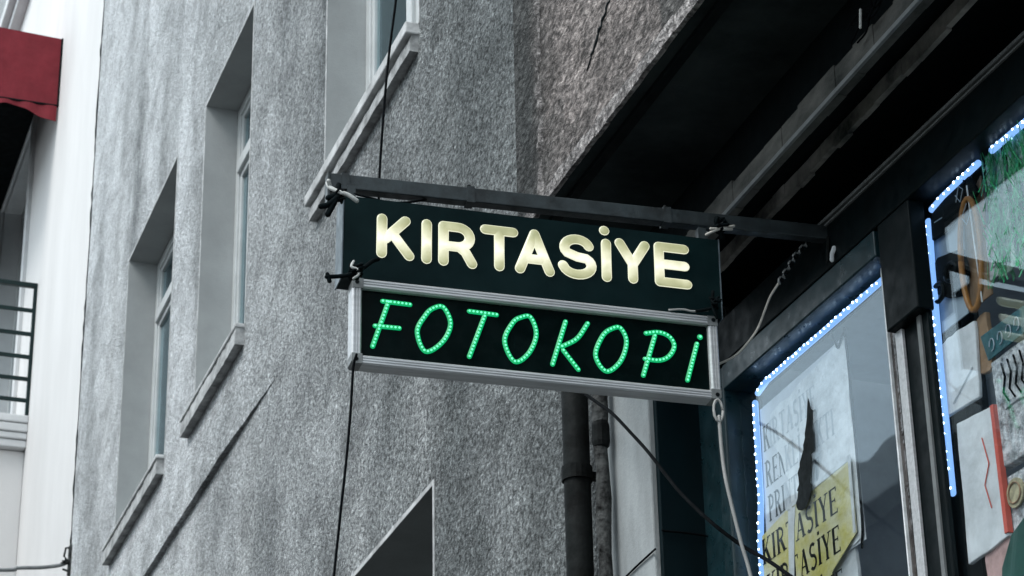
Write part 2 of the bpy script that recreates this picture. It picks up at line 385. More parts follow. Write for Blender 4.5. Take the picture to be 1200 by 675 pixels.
def window(q, has_sill=True, cap=.03, prot=.085, thick=.2, deep=0., bw=.018):
    ya, yb, za, zb = q
    f = MB(); fx0, fx1 = WX+.215+deep, WX+.275+deep; fwid = .075
    f.box(fx0, fx1, ya, ya+fwid, za, zb); f.box(fx0, fx1, yb-fwid, yb, za, zb)
    f.box(fx0, fx1, ya+fwid, yb-fwid, za, za+fwid); f.box(fx0, fx1, ya+fwid, yb-fwid, zb-fwid, zb)
    tz = za+(zb-za)*.785; my = (ya+yb)/2
    f.box(fx0-.012, fx1-.004, ya+fwid, yb-fwid, tz-.045, tz+.045)
    f.box(fx0-.010, fx1-.004, my-.045, my+.045, za+fwid, tz-.045); f.box(fx0-.010, fx1-.004, my-.045, my+.045, tz+.045, zb-fwid)
    for (s0, s1) in ((ya+fwid, my-.045), (my+.045, yb-fwid)):       # casement rims
        for (t0, t1) in ((za+fwid, tz-.045), (tz+.045, zb-fwid)):
            f.box(fx0+.012, fx1-.012, s0, s0+.04, t0, t1); f.box(fx0+.012, fx1-.012, s1-.04, s1, t0, t1)
            f.box(fx0+.012, fx1-.012, s0+.04, s1-.04, t0, t0+.04); f.box(fx0+.012, fx1-.012, s0+.04, s1-.04, t1-.04, t1)
    fo = f.build('window', 'upvc', gb, True, bevel=.006)
    MB().box(fx0+.03, fx0+.036, ya+.02, yb-.02, za+.02, zb-.02).build('pane', 'pane', fo, True)
    r = MB(); x0 = WX; x1 = WX+DEPTH+deep
    r.quad((x0, ya, za), (x1, ya, za), (x1, ya, zb), (x0, ya, zb)); r.quad((x0, yb, za), (x1, yb, za), (x1, yb, zb), (x0, yb, zb))
    r.quad((x0, ya, zb), (x1, ya, zb), (x1, yb, zb), (x0, yb, zb)); r.quad((x0, ya, za), (x1, ya, za), (x1, yb, za), (x0, yb, za))
    # smooth plaster band round the opening, 3 mm proud of the roughcast
    pb = MB()
    for y0, y1, z0, z1 in ((ya-bw, ya, za, zb+bw), (yb, yb+bw, za, zb+bw), (ya, yb, zb, zb+bw)): pb.box(WX-.004, WX-.0006, y0, y1, z0, z1)
    r.build('reveal', 'jamb_shade' if deep else 'jamb', fo, True); pb.build('plaster_band', 'lip', fo, True)
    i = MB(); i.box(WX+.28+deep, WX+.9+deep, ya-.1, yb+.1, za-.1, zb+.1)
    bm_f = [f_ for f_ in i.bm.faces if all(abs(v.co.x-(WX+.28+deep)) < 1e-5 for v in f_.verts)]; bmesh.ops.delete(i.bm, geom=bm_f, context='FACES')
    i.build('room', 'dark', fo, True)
    if has_sill:
        s = MB(); n = 40; y0_, y1_ = ya+.005, yb+.16; prev = None
        for j in range(n+1):                                           # crumbling front edge, one continuous strip
            y = y0_+(y1_-y0_)*j/n; e = random.uniform(0, .008); lo = za-thick+random.uniform(0, .004)
            ring = [s.bm.verts.new(p) for p in ((WX+.01, y, za-.018), (WX-prot+e+(.02 if cap > .02 else .004), y, za-.021), (WX-prot+e*.6, y, za-.03-(thick-.034)*.55), (WX-prot+e*.4, y, lo), (WX+.01, y, lo+.002))]
            if prev:
                for q_ in range(5): s.bm.faces.new([prev[q_], prev[(q_+1) % 5], ring[(q_+1) % 5], ring[q_]])
            else: s.bm.faces.new(ring)
            prev = ring
        s.bm.faces.new(prev[::-1])
        s.build('sill', 'sill', fo, True)
        s = MB(); s.box(WX-prot-cap, WX+.20, ya-.005, yb+.18, za-(.058 if cap > .02 else .022), za+.006)
        s.build('sill_cap', 'lip', fo, True, bevel=.007)
    return fo
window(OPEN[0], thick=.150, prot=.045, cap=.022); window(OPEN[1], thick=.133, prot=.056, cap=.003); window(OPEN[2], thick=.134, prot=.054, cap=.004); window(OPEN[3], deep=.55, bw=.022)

b = MB(); n = 80; prev = None
for j in range(n+1):                                                  # thicker render above an old string line, dying out towards the near end
    y = 12.2+6.7*j/n; t = min(1, max(0.02, (y-12.15)/1.3)); pr = .036*t+random.uniform(-.001, .001)*t; zb = 7.176+random.uniform(-.003, .003)
    ring = [b.bm.verts.new(p) for p in ((WX+.01, y, zb), (WX-pr, y, zb), (WX-pr*.5, y, zb+.27), (WX+.003, y, zb+.53))]
    if prev:
        for q_ in range(3): b.bm.faces.new([prev[q_], prev[q_+1], ring[q_+1], ring[q_]])
    prev = ring
b.build('ledge', 'stucco', gb, True)

# overhanging bay above the shop
BX, BZ, BY = 2.53, 5.400, 6.98
b = MB()
b.quad((BX, .6, BZ), (BX, BY, BZ), (BX, BY, ZT), (BX, .6, ZT)); b.quad((BX, BY, BZ), (WX, BY, BZ), (WX, BY, ZT), (BX, BY, ZT))
b.quad((BX, .6, BZ), (WX+6, .6, BZ), (WX+6, .6, ZT), (BX, .6, ZT)); b.quad((BX, .6, ZT), (WX+6, .6, ZT), (WX+6, BY, ZT), (BX, BY, ZT))
b.build('bay', 'stucco_bay', gb, True)
b = MB(); b.tube([(BX+.006, 6.735+.008*math.sin(j*.31)+random.uniform(-.006, .006), BZ+.03+2.6*j/140) for j in range(141)], lambda t: .016+.006*math.sin(t*97)+.004*math.sin(t*211), 9)
b.build('plaster_seam', 'seam', gb, True, smooth=True)                 # raised plaster seam near the corner of the bay
b = MB(); n = 70
for j in range(n):
    a = .6+6.375*j/n; c = a+6.375/n
    b.box(BX-.005-random.uniform(0, .003), BX+.010, a, c, BZ-.006-random.uniform(0, .005), BZ+.040+random.uniform(-.006, .012))
b.build('bay_edge', 'seam', gb, True)
b = MB(); b.tube([(BX-.001, 6.30-.0105*i+.006*math.sin(i*1.9)+random.uniform(-.004, .004), 5.66+.0072*i+random.uniform(-.006, .006)) for i in range(24)], lambda t: .0025+.004*math.sin(t*3.1)*abs(math.sin(t*23)), 6); b.build('render_crack', 'tear', gb, True)
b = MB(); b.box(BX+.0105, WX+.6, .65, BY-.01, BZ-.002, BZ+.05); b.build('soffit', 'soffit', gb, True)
b = MB(); b.box(2.58, 2.61, .65, BY-.02, BZ-.022, BZ-.003); b.build('drip_batten', 'blackmatt', gb, True)
b = MB(); n = 50
for j in range(n):
    a = 1+5.9*j/n; b.box(2.90-random.uniform(0, .004), 2.93, a, a+5.9/n, 5.115+random.uniform(-.003, .004), 5.200+random.uniform(-.006, .010))
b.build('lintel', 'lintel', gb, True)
b = MB(); b.box(2.931, 3.34, 1, 6.9, 5.205, 5.394); b.build('lintel_shade_block', 'blackmatt', gb, True)  # shade under and behind the lintel face, put in as black colour
b = MB(); b.box(2.885, 2.895, 1, 6.9, 5.106, 5.120); b.build('lintel_strip', 'alu_dark', gb, True)
b = MB(); n = 70
for j in range(n):
    a = 1+5.96*j/n; b.box(3.05-random.uniform(0, .004), 3.066, a, a+5.96/n, 5.141+random.uniform(-.007, .007), 5.192)
b.build('fascia', 'fascia', gb, True)
b = MB(); b.box(2.972, 3.05, 6.985, 7.40, 0, 5.39); b.build('pilaster', 'smooth', gb, True, bevel=.006)
b = MB(); b.box(2.99, 3.22, 6.958, 6.983, 0, 5.20); b.build('side_panel', 'teal', gb, True, bevel=.003)
# pipes on the wall
p = thing('drainpipe', (2.9, 7.46, .13), 'thick black cast iron drainpipe beside the smooth grey pilaster', 'drainpipe')
b = MB(); b.tube([(0, 0, 0), (0, 0, 5.2)], .047, 18); b.build('pipe', 'iron', p, smooth=True)
for z in (1.4, 3.0, 4.62):
    b = MB(); b.tube([(0, 0, z), (0, 0, z+.05)], .054, 18, cap=False); b.box(.02, .10, -.014, .014, z+.012, z+.038); b.build('pipe_clip', 'iron', p)
p = thing('conduit_pipe', (2.925, 7.29, .13), 'thin crusted grey conduit pipe right beside the thick black drainpipe', 'pipe')
b = MB(); b.tube([(.003*math.sin(q*1.7), .004*math.sin(q*2.3), q*.1) for q in range(53)], lambda t: .025+.003*math.sin(t*90), 12); b.build('pipe', 'rough_iron', p, smooth=True)
b = MB(); b.tube([(0, 0, 4.70), (0, 0, 4.76)], .031, 12); b.build('pipe_clip', 'iron', p)

# ------------------------------------------------------------------ shopfront (2 degrees off the wall line)
SR = R(2)
sh = thing('shopfront', (3.2, 6.2, 0), 'black framed shopfront with two lit display windows under the overhanging bay', 'shopfront', rot=(0, 0, SR))
def sbox(name, mat, *bx, bevel=0, parent=None):
    b = MB()
    for q in bx: b.box(*q)
    return b.build(name, mat, parent or sh, bevel=bevel)
ZB = 2.9
sbox('header', 'black', (-.055, .10, -3.2, .78, 4.90, 5.055), bevel=.004)
sbox('header_rail', 'alu_dark', (-.063, -.056, -3.2, -.17, 5.036, 5.042), (-.068, -.056, -3.2, -.17, 5.048, 5.058))
sbox('transom', 'frame', (-.052, .08, -.487, .53, 4.815, 4.899), bevel=.004)
sbox('back_board', 'blackmatt', (.11, .13, -3.2, .78, 5.0, 5.3))
sbox('frame', 'frame', (-.05, .09, .531, .60, 0, 4.899), (-.03, .09, .601, .80, 0, 4.899), bevel=.006)
sbox('casing', 'black', (-.0535, .0, -.690, -.510, 4.560, 4.899), bevel=.005)
sbox('mullion', 'black', (-.018, -.001, -.677, -.490, 0, 4.559), (-.001, .09, -.652, -.468, 0, 4.899), bevel=.003)
sbox('mullion_strip', 'alu', (-.030, -.019, -.552, -.514, 0, 4.559), bevel=.002)
sbox('mullion_strip', 'alu_dark', (-.026, -.019, -.648, -.630, 0, 4.559))
sbox('stall_riser', 'teal', (-.005, .09, -3.2, .530, 0, ZB))
# window glass: each pane a part of the shopfront
sbox('window_pane', 'shopglass', (.004, .008, -.425, .530, ZB, 4.815))
sbox('pane_edge', 'film', (-.004, .012, -.4325, -.4255, ZB, 4.81))
sbox('window_pane', 'shopglass', (.004, .008, -3.2, -.656, ZB, 4.90))
sbox('side_glass', 'browngloss', (.004, .012, -.467, -.434, ZB, 4.81))
# room behind
b = MB()
for q in ((.091, .86, .55, .57, 0, 5.0), (.84, .86, -3.2, .50, 0, 5.0), (.09, .84, -3.2, .5, 4.905, 4.93), (.09, .84, -3.2, .5, 2.6, 2.62), (.09, .84, -3.22, -3.2, 0, 5)): b.box(*q)
b.build('room', 'room', sh)
sbox('room_divider', 'blackmatt', (.10, .16, -.66, -.45, ZB, 4.90))

def on_shop(name, label, cat, y, z, group=None, x=0.):
    """an Empty with the shopfront's orientation at local (x,y,z)"""
    v = Matrix.Rotation(SR, 3, 'Z') @ Vector((x, y, z)) + Vector((3.2, 6.2, 0))
    return thing(name, v, label, cat, group, rot=(0, 0, SR))

# ------------------------------------------------------------------ LED strips
def led_strip(name, label, paths, spacing, jitter=.003):
    y0, z0 = paths[0][0]
    t = on_shop(name, label, 'led strip', y0, z0, 'blue led strips round the shop windows', .018)
    for path in paths:
        P = [Vector((0, y-y0, z-z0)) for y, z in path]
        tb = MB(); tb.tube(P, .0100, 10); tu = tb.build('tube', 'tube_blue', t, smooth=True)
        d = MB()
        for a, c in zip(P, P[1:]):
            L = (c-a).length; n = max(1, int(L/spacing))
            for i in range(n):
                q = a + (c-a)*((i+.5)/n); d.ball(q+Vector((-.0085, random.uniform(-jitter, jitter), random.uniform(-jitter, jitter))), random.uniform(.0038, .0052), (1, 1, 1), 1)
        d.build('led_dots', 'led_blue', tu)
led_strip('led_strip', 'blue white led strip edging the window with the torn notice and yellow sheet', [[(-.395, 4.790), (-.27, 4.789), (.36, 4.786), (.425, 4.770)], [(.448, 4.745), (.453, 4.42), (.475, 4.27), (.482, 3.3)]], .0255)
led_strip('led_strip', 'blue white led strip edging the right display window full of wrapped goods', [[(-.955, 4.888), (-.77, 4.882), (-.700, 4.872)], [(-.676, 4.845), (-.668, 4.70), (-.660, 4.375), (-.655, 4.03)], [(-1.60, 4.884), (-1.03, 4.890)]], .0255)

# ------------------------------------------------------------------ serif lettering for the paper notices
def arc(cx, cy, rx, ry, a0, a1, n=14): return [(cx+rx*math.cos(R(a0+(a1-a0)*i/n)), cy+ry*math.sin(R(a0+(a1-a0)*i/n))) for i in range(n+1)]
GL = {'K': (.74, [('l',.15,0,.15,1,.17),('l',.22,.45,.60,1,.07),('l',.33,.58,.62,0,.17),('s',.15,0),('s',.15,1),('s',.60,1),('s',.64,0)]),
 'I': (.36, [('l',.18,0,.18,1,.17),('s',.18,0),('s',.18,1)]),
 'R': (.74, [('l',.15,0,.15,1,.17),('c',arc(.2,.74,.34,.24,90,-90),.11),('l',.36,.5,.62,0,.17),('s',.15,0),('s',.13,1),('s',.64,0)]),
 'T': (.70, [('l',.35,0,.35,1,.17),('l',.04,.97,.66,.97,.06),('v',.06,.92),('v',.64,.92),('s',.35,0)]),
 'A': (.76, [('l',.12,0,.38,1,.07),('l',.38,1,.62,0,.17),('l',.2,.33,.54,.33,.06),('s',.12,0),('s',.64,0)]),
 'S': (.60, [('c',arc(.30,.74,.20,.22,40,270)+arc(.30,.27,.22,.25,90,-140),.13)]),
 'Y': (.72, [('l',.36,0,.36,.45,.17),('l',.36,.45,.12,1,.15),('l',.36,.45,.60,1,.07),('s',.36,0),('s',.12,1),('s',.60,1)]),
 'E': (.66, [('l',.15,0,.15,1,.17),('l',.15,.03,.58,.03,.06),('l',.15,.52,.46,.52,.06),('l',.15,.97,.56,.97,.06),('v',.58,.08),('v',.56,.92),('v',.46,.52)]),
 'N': (.78, [('l',.14,0,.14,1,.07),('l',.14,1,.62,0,.16),('l',.64,0,.64,1,.07),('s',.14,0),('s',.10,1),('s',.64,1)]),
 'L': (.62, [('l',.15,0,.15,1,.17),('l',.15,.03,.56,.03,.06),('v',.56,.1),('s',.15,1)]),
 'P': (.66, [('l',.15,0,.15,1,.17),('c',arc(.2,.73,.34,.25,90,-90),.11),('s',.15,0),('s',.13,1)]),
 'O': (.76, [('c',arc(.38,.5,.28,.47,0,360,24),.12)]),
 'U': (.76, [('c',[(.15,1),(.15,.3)]+arc(.38,.28,.23,.25,180,360)+[(.61,1)],.12),('s',.15,1),('s',.61,1)]),
 'C': (.70, [('c',arc(.38,.5,.28,.47,50,310,20),.13)]),
 'M': (.94, [('l',.13,0,.13,1,.07),('l',.13,1,.45,.05,.14),('l',.45,.05,.78,1,.06),('l',.80,0,.80,1,.16),('s',.13,0),('s',.80,0),('s',.80,1),('s',.10,1)]),
 '.': (.30, [('l',.15,0,.15,.12,.14)]), ' ': (.4, [])}
GL['İ'] = (.36, GL['I'][1]+[('l',.18,1.14,.18,1.27,.15)]); GL['Ç'] = (.70, GL['C'][1]+[('l',.38,-.06,.34,-.22,.1)])
def serif_text(mb, text, y, z, h, x, sx=1., slope=0.):
    """writes along local -Y (reading direction seen from the street) at local depth x"""
    cnt = [0]
    def P(u, v): return (x-.0001*(cnt[0] % 5), y-u*h*sx, z+v*h+slope*u*h*sx)
    def seg(a, c, w0):
        d = Vector((c[0]-a[0], c[1]-a[1])); d.normalize(); n = Vector((-d.y, d.x))*(w0/2)
        cnt[0] += 1
        mb.quad(P(a[0]+n.x, a[1]+n.y), P(c[0]+n.x, c[1]+n.y), P(c[0]-n.x, c[1]-n.y), P(a[0]-n.x, a[1]-n.y))
    u = 0
    for ch in text:
        wd, st = GL[ch]
        for q in st:
            if q[0] == 'l': seg((u+q[1], q[2]), (u+q[3], q[4]), q[5])
            elif q[0] == 'c':
                for a, c in zip(q[1], q[1][1:]): seg((u+a[0], a[1]), (u+c[0], c[1]), q[2])
            elif q[0] == 's': seg((u+q[1]-.14, min(.975, max(.025, q[2]))), (u+q[1]+.14, min(.975, max(.025, q[2]))), .05)
            elif q[0] == 'v': seg((u+q[1], q[2]-.1), (u+q[1], q[2]+.08), .05)
        u += wd+.04
    return u*h*sx
def sheet(mb, poly, x, th=.002):
    mb.prism([(x, y, z) for y, z in poly], th, (1, 0, 0)); return mb
def ragged(poly, amp, n=7):
    o = []
    for a, c in zip(poly, poly[1:]+poly[:1]):
        for i in range(n):
            t = i/n; o.append((a[0]+(c[0]-a[0])*t+random.uniform(-amp, amp), a[1]+(c[1]-a[1])*t+random.uniform(-amp, amp)))
    return o

# the pale notice behind the left pane
t = on_shop('notice', 'large torn pale paper notice listing services behind the left shop pane', 'notice', .463, 4.075, x=.030)
sheet(MB(), [(0, .0), (-.02, .645), (-.600, .655), (-.617, .0)], 0).build('sheet', 'paper_grey', t)
d = MB(); fdd = MB()
rows = [('KIRTASİYE', .495, .085), ('RENKLİ ÇIKTI', .375, .085), ('PRINTOUT', .26, .085), ('E.MAİL', .13, .085)]
for s_, z, h in rows:
    off = {'PRINTOUT': -.035, 'E.MAİL': -.03}.get(s_, -.03)
    sp = 3 if s_ != 'KIRTASİYE' else 1
    x_ = serif_text(d, s_[:sp], off, z, h, -.0006, .72)
    serif_text(fdd, s_[sp:], off-x_, z, h, -.0042, .72)
d.build('lettering', 'ink', t)
film = ragged([(-.20, .02), (-.185, .30), (-.16, .42), (-.085, .52), (-.09, .60), (-.595, .645), (-.612, .01)], .008, 7)
sheet(MB(), film, -.0035, .0015).build('torn_film', 'film', t)
fdd.build('faded_lettering', 'faint_ink', t)
tear = [(-.345, .58), (-.365, .50), (-.36, .40), (-.335, .34), (-.325, .28), (-.285, .215), (-.225, .245), (-.24, .30), (-.255, .36), (-.30, .42), (-.325, .5)]
tear = [(y-.044, z-.026) for y, z in tear]      # stuck on the street side of the pane
sheet(MB(), ragged(tear, .007, 4), -.0285, .0006).build('tear', 'tear', t)
b = MB(); b.tube(smooth_path([(-.004, -.52, .70), (-.006, -.545, .655), (-.006, -.56, .63), (-.006, -.60, .66), (-.006, -.61, .62), (-.006, -.615, .1), (-.006, -.60, -.02)]), .004, 6); b.build('edge_cord', 'cable_black', t, smooth=True)

t = on_shop('yellow_notice', 'yellow paper sheet with two rows of black serif letters behind the left shop pane', 'notice', .480, 4.018, x=.018)
sheet(MB(), [(0, -.3), (0, .278), (-.19, .305), (-.600, .320), (-.604, .088), (-.44, .02), (-.42, -.3)], 0).build('sheet', 'yellow', t)
d = MB(); serif_text(d, 'KIRTASİYE', -.012, .185, .082, -.0006, 1.02); serif_text(d, 'KIRTASİYE', -.03, .065, .082, -.0006, .98); serif_text(d, 'KIRTASİYE', -.03, -.07, .082, -.0006, .98); d.build('lettering', 'ink', t)
d = MB()
for q in ([(-.195, .300), (-.60, .314), (-.60, .330), (-.195, .316)], [(-.603, .088), (-.606, .33), (-.590, .33), (-.588, .09)]): sheet(d, q, -.002, .001)
sheet(d, ragged([(-.20, .30), (-.25, .30), (-.20, .02), (-.17, .02)], .004, 4), -.0022, .001); d.build('border_tape', 'paper_white', t)

t = on_shop('paper_stack', 'pale pinkish paper below the yellow sheet behind the left pane', 'paper', .06, 3.78, x=.036)
sheet(MB(), ragged([(0.1, 0), (.1, .36), (-.13, .36), (-.15, 0)], .004, 5), 0, .01).build('sheet', 'paper_white', t)

# ------------------------------------------------------------------ goods in the right display window
def on_goods(name, label, cat, y, z, group=None, x=0.):
    x = .014+(x-.06)*.35                      # hung just inside the pane
    return on_shop(name, label, cat, y+1.53*(x+.08), z+.92*(x+.08), group, x)
def flat_good(name, label, cat, poly, mat, x, th=.01, part='sheet', extra=None, crumple=0., group=None):
    y0 = sum(p[0] for p in poly)/len(poly); z0 = min(p[1] for p in poly)
    t = on_goods(name, label, cat, y0, z0, group, x)
    P = [(y-y0, z-z0) for y, z in poly]
    if crumple: P = ragged(P, crumple, 6)
    sheet(MB(), P, 0, th).build(part, mat, t, bevel=min(.003, th*.3))
    if extra: extra(t, y0, z0)
    return t
def lines(mat, segs, r, name='print'):
    def f(t, y0, z0):
        for path in segs:
            b = MB(); b.tube([(-.003, y-y0, z-z0) for y, z in path], r, 6); b.build(name, mat, t)
    return f
flat_good('display_card', 'slanted black card with thin white scribble hanging behind the right pane', 'card', [(-.760, 4.70), (-.775, 4.745), (-.90, 4.79), (-1.02, 4.845), (-1.085, 4.72), (-.90, 4.685)], 'blackmatt', .075, .012,
          extra=lines('paper_blue', [[(-.98, 4.76), (-1.0, 4.73), (-1.02, 4.76), (-1.0, 4.78), (-.98, 4.74)], [(-.86, 4.735), (-.90, 4.73)], [(-1.03, 4.71), (-1.0, 4.68), (-1.02, 4.65), (-1.05, 4.68)]], .0016))
flat_good('paper_pennant', 'pale blue paper under the slanted black card behind the right pane', 'paper', [(-.83, 4.40), (-.83, 4.68), (-.86, 4.70), (-1.00, 4.69), (-.975, 4.40)], 'paper_blue', .13, .004)
def spec(t, y0, z0):
    b = MB()
    for c in ((-.03, .03), (.045, .0)):
        b.tube([(-.006, c[0]+.030*math.cos(a*.5236), c[1]+.05+.026*math.sin(a*.5236)) for a in range(13)], .007, 6, cap=False)
    b.build('rim', 'black', t, smooth=True)
flat_good('black_gadget', 'small black glossy gadget with two ring rims beside the blue led strip', 'gadget', [(-.80, 4.60), (-.85, 4.63), (-.97, 4.60), (-.98, 4.52), (-.94, 4.47), (-.88, 4.49), (-.82, 4.53)], 'blackmatt', .09, .02, extra=spec)
flat_good('kraft_sheet', 'brown kraft paper card behind the orange leather loop', 'card', [(-.975, 4.40), (-1.0, 4.70), (-1.11, 4.76), (-1.10, 4.40)], 'kraft', .16, .006)
t = on_goods('leather_loop', 'long orange brown leather loop hanging in the right window', 'strap', -1.02, 4.56, x=.07)
b = MB(); b.tube([(0, .052*math.cos(a*math.pi/12)-.01*math.sin(a*math.pi/12), .165*math.sin(a*math.pi/12)) for a in range(25)], .0085, 8, cap=False); b.build('strap', 'orange', t, smooth=True)
b = MB(); b.tube([(0, 0, .16), (0, -.01, .30)], .003, 6); b.build('hanging_cord', 'cable_black', t)
b = MB(); b.tube([(-.002, -.032, -.16), (-.002, -.02, .2)], .0022, 6); b.build('clear_cord', 'film', t)
def tinsel(name, label, poly_y, z0, z1, seed):
    rnd = random.Random(seed)
    t = on_goods(name, label, 'garland', poly_y, z0, 'green wrapped garlands in the right window', .10)
    b = MB()
    for i in range(170):
        z = rnd.uniform(0, z1-z0); y = rnd.gauss(0, .022)-.06*z*.4; x = rnd.uniform(-.02, .02)
        a = rnd.uniform(0, 6.28); L = rnd.uniform(.02, .06); wd = .0035
        c = Vector((x, y, z)); dv = Vector((rnd.uniform(-.4, .4), .45*math.cos(a), 1.0)).normalized()*L; nv = dv.cross(Vector((1, 0, rnd.uniform(-.4, .4)))).normalized()*wd
        b.quad(c-dv-nv, c+dv-nv*.3, c+dv+nv*.3, c-dv+nv)
    b.build('strands', 'tinsel', t)
    b = MB(); sheet(b, ragged([(.032, -.01), (.032, z1-z0), (-.045, z1-z0+.01), (-.06, -.01)], .004, 6), .004, .004); b.build('wrapper', 'greenfilm', t)
tinsel('tinsel_garland', 'narrow green tinsel garland in wrapping next to the brown card', -1.165, 4.44, 4.80, 1)
tinsel('tinsel_garland', 'wide bright green tinsel garland in wrapping at the picture edge', -1.275, 4.42, 4.80, 2)
tinsel('tinsel_garland', 'outermost green tinsel garland mostly cut off by the picture edge', -1.37, 4.42, 4.80, 3)
def band_text(t, y0, z0):
    for i in range(4):
        c = (-1.075-.042*i-y0, 4.262+.002*i-z0)
        b = MB(); b.tube([(-.003, c[0]+.012*math.cos(q), c[1]+.018*math.sin(q)) for q in [j*.7 for j in range(8)]], .0018, 5); b.build('print', 'paper_blue', t)
flat_good('ribbon_band', 'dark teal band with pale loops across the wrapped goods', 'band', [(-1.02, 4.31), (-1.25, 4.305), (-1.25, 4.232), (-1.045, 4.228)], 'tealband', .075, .006, extra=band_text)
flat_good('paper_pad', 'white paper pad leaning by the blue led strip in the right window', 'paper pad', [(-.725, 4.16), (-.72, 4.35), (-.86, 4.378), (-1.00, 4.37), (-.985, 4.15)], 'paper_white', .085, .012, crumple=.003,
          extra=lines('paper_grey', [[(-.80, 4.34), (-.81, 4.17)], [(-.86, 4.18), (-.97, 4.24)]], .0018, 'crease'))
def redge(t, y0, z0):
    b = MB(); b.prism([(-.004, y-y0, z-z0) for y, z in [(-1.035, 4.10), (-1.05, 4.10), (-1.055, 3.74), (-1.038, 3.74)]], .016, (1, 0, 0)); b.build('red_spine', 'redpaper', t)
    b = MB(); b.tube([(-.003, y-y0, z-z0) for y, z in [(-.98, 4.03), (-1.0, 3.95), (-.97, 3.9), (-.99, 3.83)]], .0018, 6); b.build('print', 'redpaper', t)
flat_good('notebook', 'white notebook with a red edge leaning in the right window', 'notebook', [(-.845, 3.72), (-.858, 4.12), (-1.045, 4.10), (-1.048, 3.73)], 'paper_white', .075, .014, crumple=.002, extra=redge)
flat_good('wrapped_pack', 'crinkled clear plastic pack hanging under the teal band', 'package', [(-1.06, 4.215), (-1.40, 4.215), (-1.36, 3.90), (-1.05, 3.91)], 'clearfilm', .10, .03, crumple=.006)
flat_good('wrapped_pack', 'second clear plastic pack at the bottom right below the notebook edge', 'package', [(-1.06, 3.88), (-1.40, 3.88), (-1.40, 3.5), (-1.06, 3.5)], 'clearfilm', .12, .03, crumple=.006)
flat_good('price_card', 'pale card with grey lines beside the orange loop', 'card', [(-1.10, 4.44), (-1.10, 4.60), (-1.19, 4.60), (-1.19, 4.44)], 'paper_white', .14, .004, crumple=.003,
          extra=lines('faint_ink', [[(-1.115, 4.47+.028*q), (-1.175, 4.468+.028*q)] for q in range(4)], .0022))
flat_good('patterned_pack', 'crinkled pack just below the teal band at the picture edge', 'package', [(-1.10, 4.21), (-1.30, 4.20), (-1.29, 4.06), (-1.09, 4.07)], 'clearfilm', .085, .02, crumple=.008,
          extra=lines('ink', [[(-1.11-.03*q, 4.19), (-1.12-.03*q, 4.15), (-1.105-.03*q, 4.11), (-1.125-.03*q, 4.08)] for q in range(5)], .003))
flat_good('pink_leaflet', 'faded pink leaflet low behind the red edged notebook', 'leaflet', [(-.93, 3.60), (-.93, 3.76), (-1.06, 3.78), (-1.06, 3.60)], 'pinkpaper', .10, .004, crumple=.004)
flat_good('kraft_pouch', 'small brown paper pouch between the paper pad and the teal band', 'pouch', [(-1.00, 4.20), (-1.0, 4.36), (-1.06, 4.37), (-1.065, 4.20)], 'kraft', .12, .015, crumple=.005)
t = on_goods('round_print', 'small cream round print beside the red edged notebook', 'print', -1.10, 3.83, x=.09)
b = MB(); b.prism([(0, .04*math.cos(a*.39), .04*math.sin(a*.39)) for a in range(16)], .006, (1, 0, 0)); b.build('disc', 'cream', t)
b = MB(); b.tube([(-.002, .028*math.cos(a*.39), .028*math.sin(a*.39)) for a in range(17)], .0025, 5, cap=False); b.build('ring', 'kraft', t)
flat_good('green_folder', 'dark green rounded folder at the bottom of the right window', 'folder', [(-.98, 3.55), (-1.0, 3.66), (-1.06, 3.73), (-1.14, 3.76), (-1.3, 3.76), (-1.3, 3.55)], 'darkgreen', .07, .012)

# ------------------------------------------------------------------ sign bar
L = Vector((1.630, 6.09, 5.006)); Q = Vector((3.188, 5.985, 5.018))
br = thing('sign_bracket', Q, 'dark steel bar projecting from the shopfront and carrying both signs', 'sign bracket')
dv = (L-Q); ang = math.atan2(dv.y, -dv.x)
u = -dv.normalized()
rot = Matrix((u, u.cross(Vector((0, 0, 1))).normalized()*-1, Vector((0, 0, 1)))).transposed()
rot = Matrix((u, Vector((0, 0, 1)).cross(u).normalized(), u.cross(Vector((0, 0, 1)).cross(u).normalized()))).transposed()
br.rotation_euler = rot.to_euler()
b = MB(); LL = dv.length
b.box(-LL, 0, -.018, .018, -.023, .023); b.build('bar', 'steel', br, bevel=.003)
b = MB(); b.box(-LL-.002, -LL+.006, -.020, .020, -.07, .025); b.build('end_plate', 'steel', br, bevel=.002)
for x in (-LL+.05, -LL+.42, -LL+1.02):
    b = MB(); b.box(x-.012, x+.012, -.021, .021, -.026, .026); b.build('clamp', 'steel', br)
    b = MB(); b.tube([(x, 0, .02), (x, 0, .036)], .006, 8); b.build('bolt', 'iron', br)
b = MB(); b.box(-.02, .02, -.04, .04, -.075, .065); b.build('wall_plate', 'steel', br, bevel=.003)
b = MB(); b.tube([(-.035, -.02, -.02), (-.04, -.022, -.06), (-.045, -.022, -.10)], .005, 6); b.build('hook', 'iron', br)

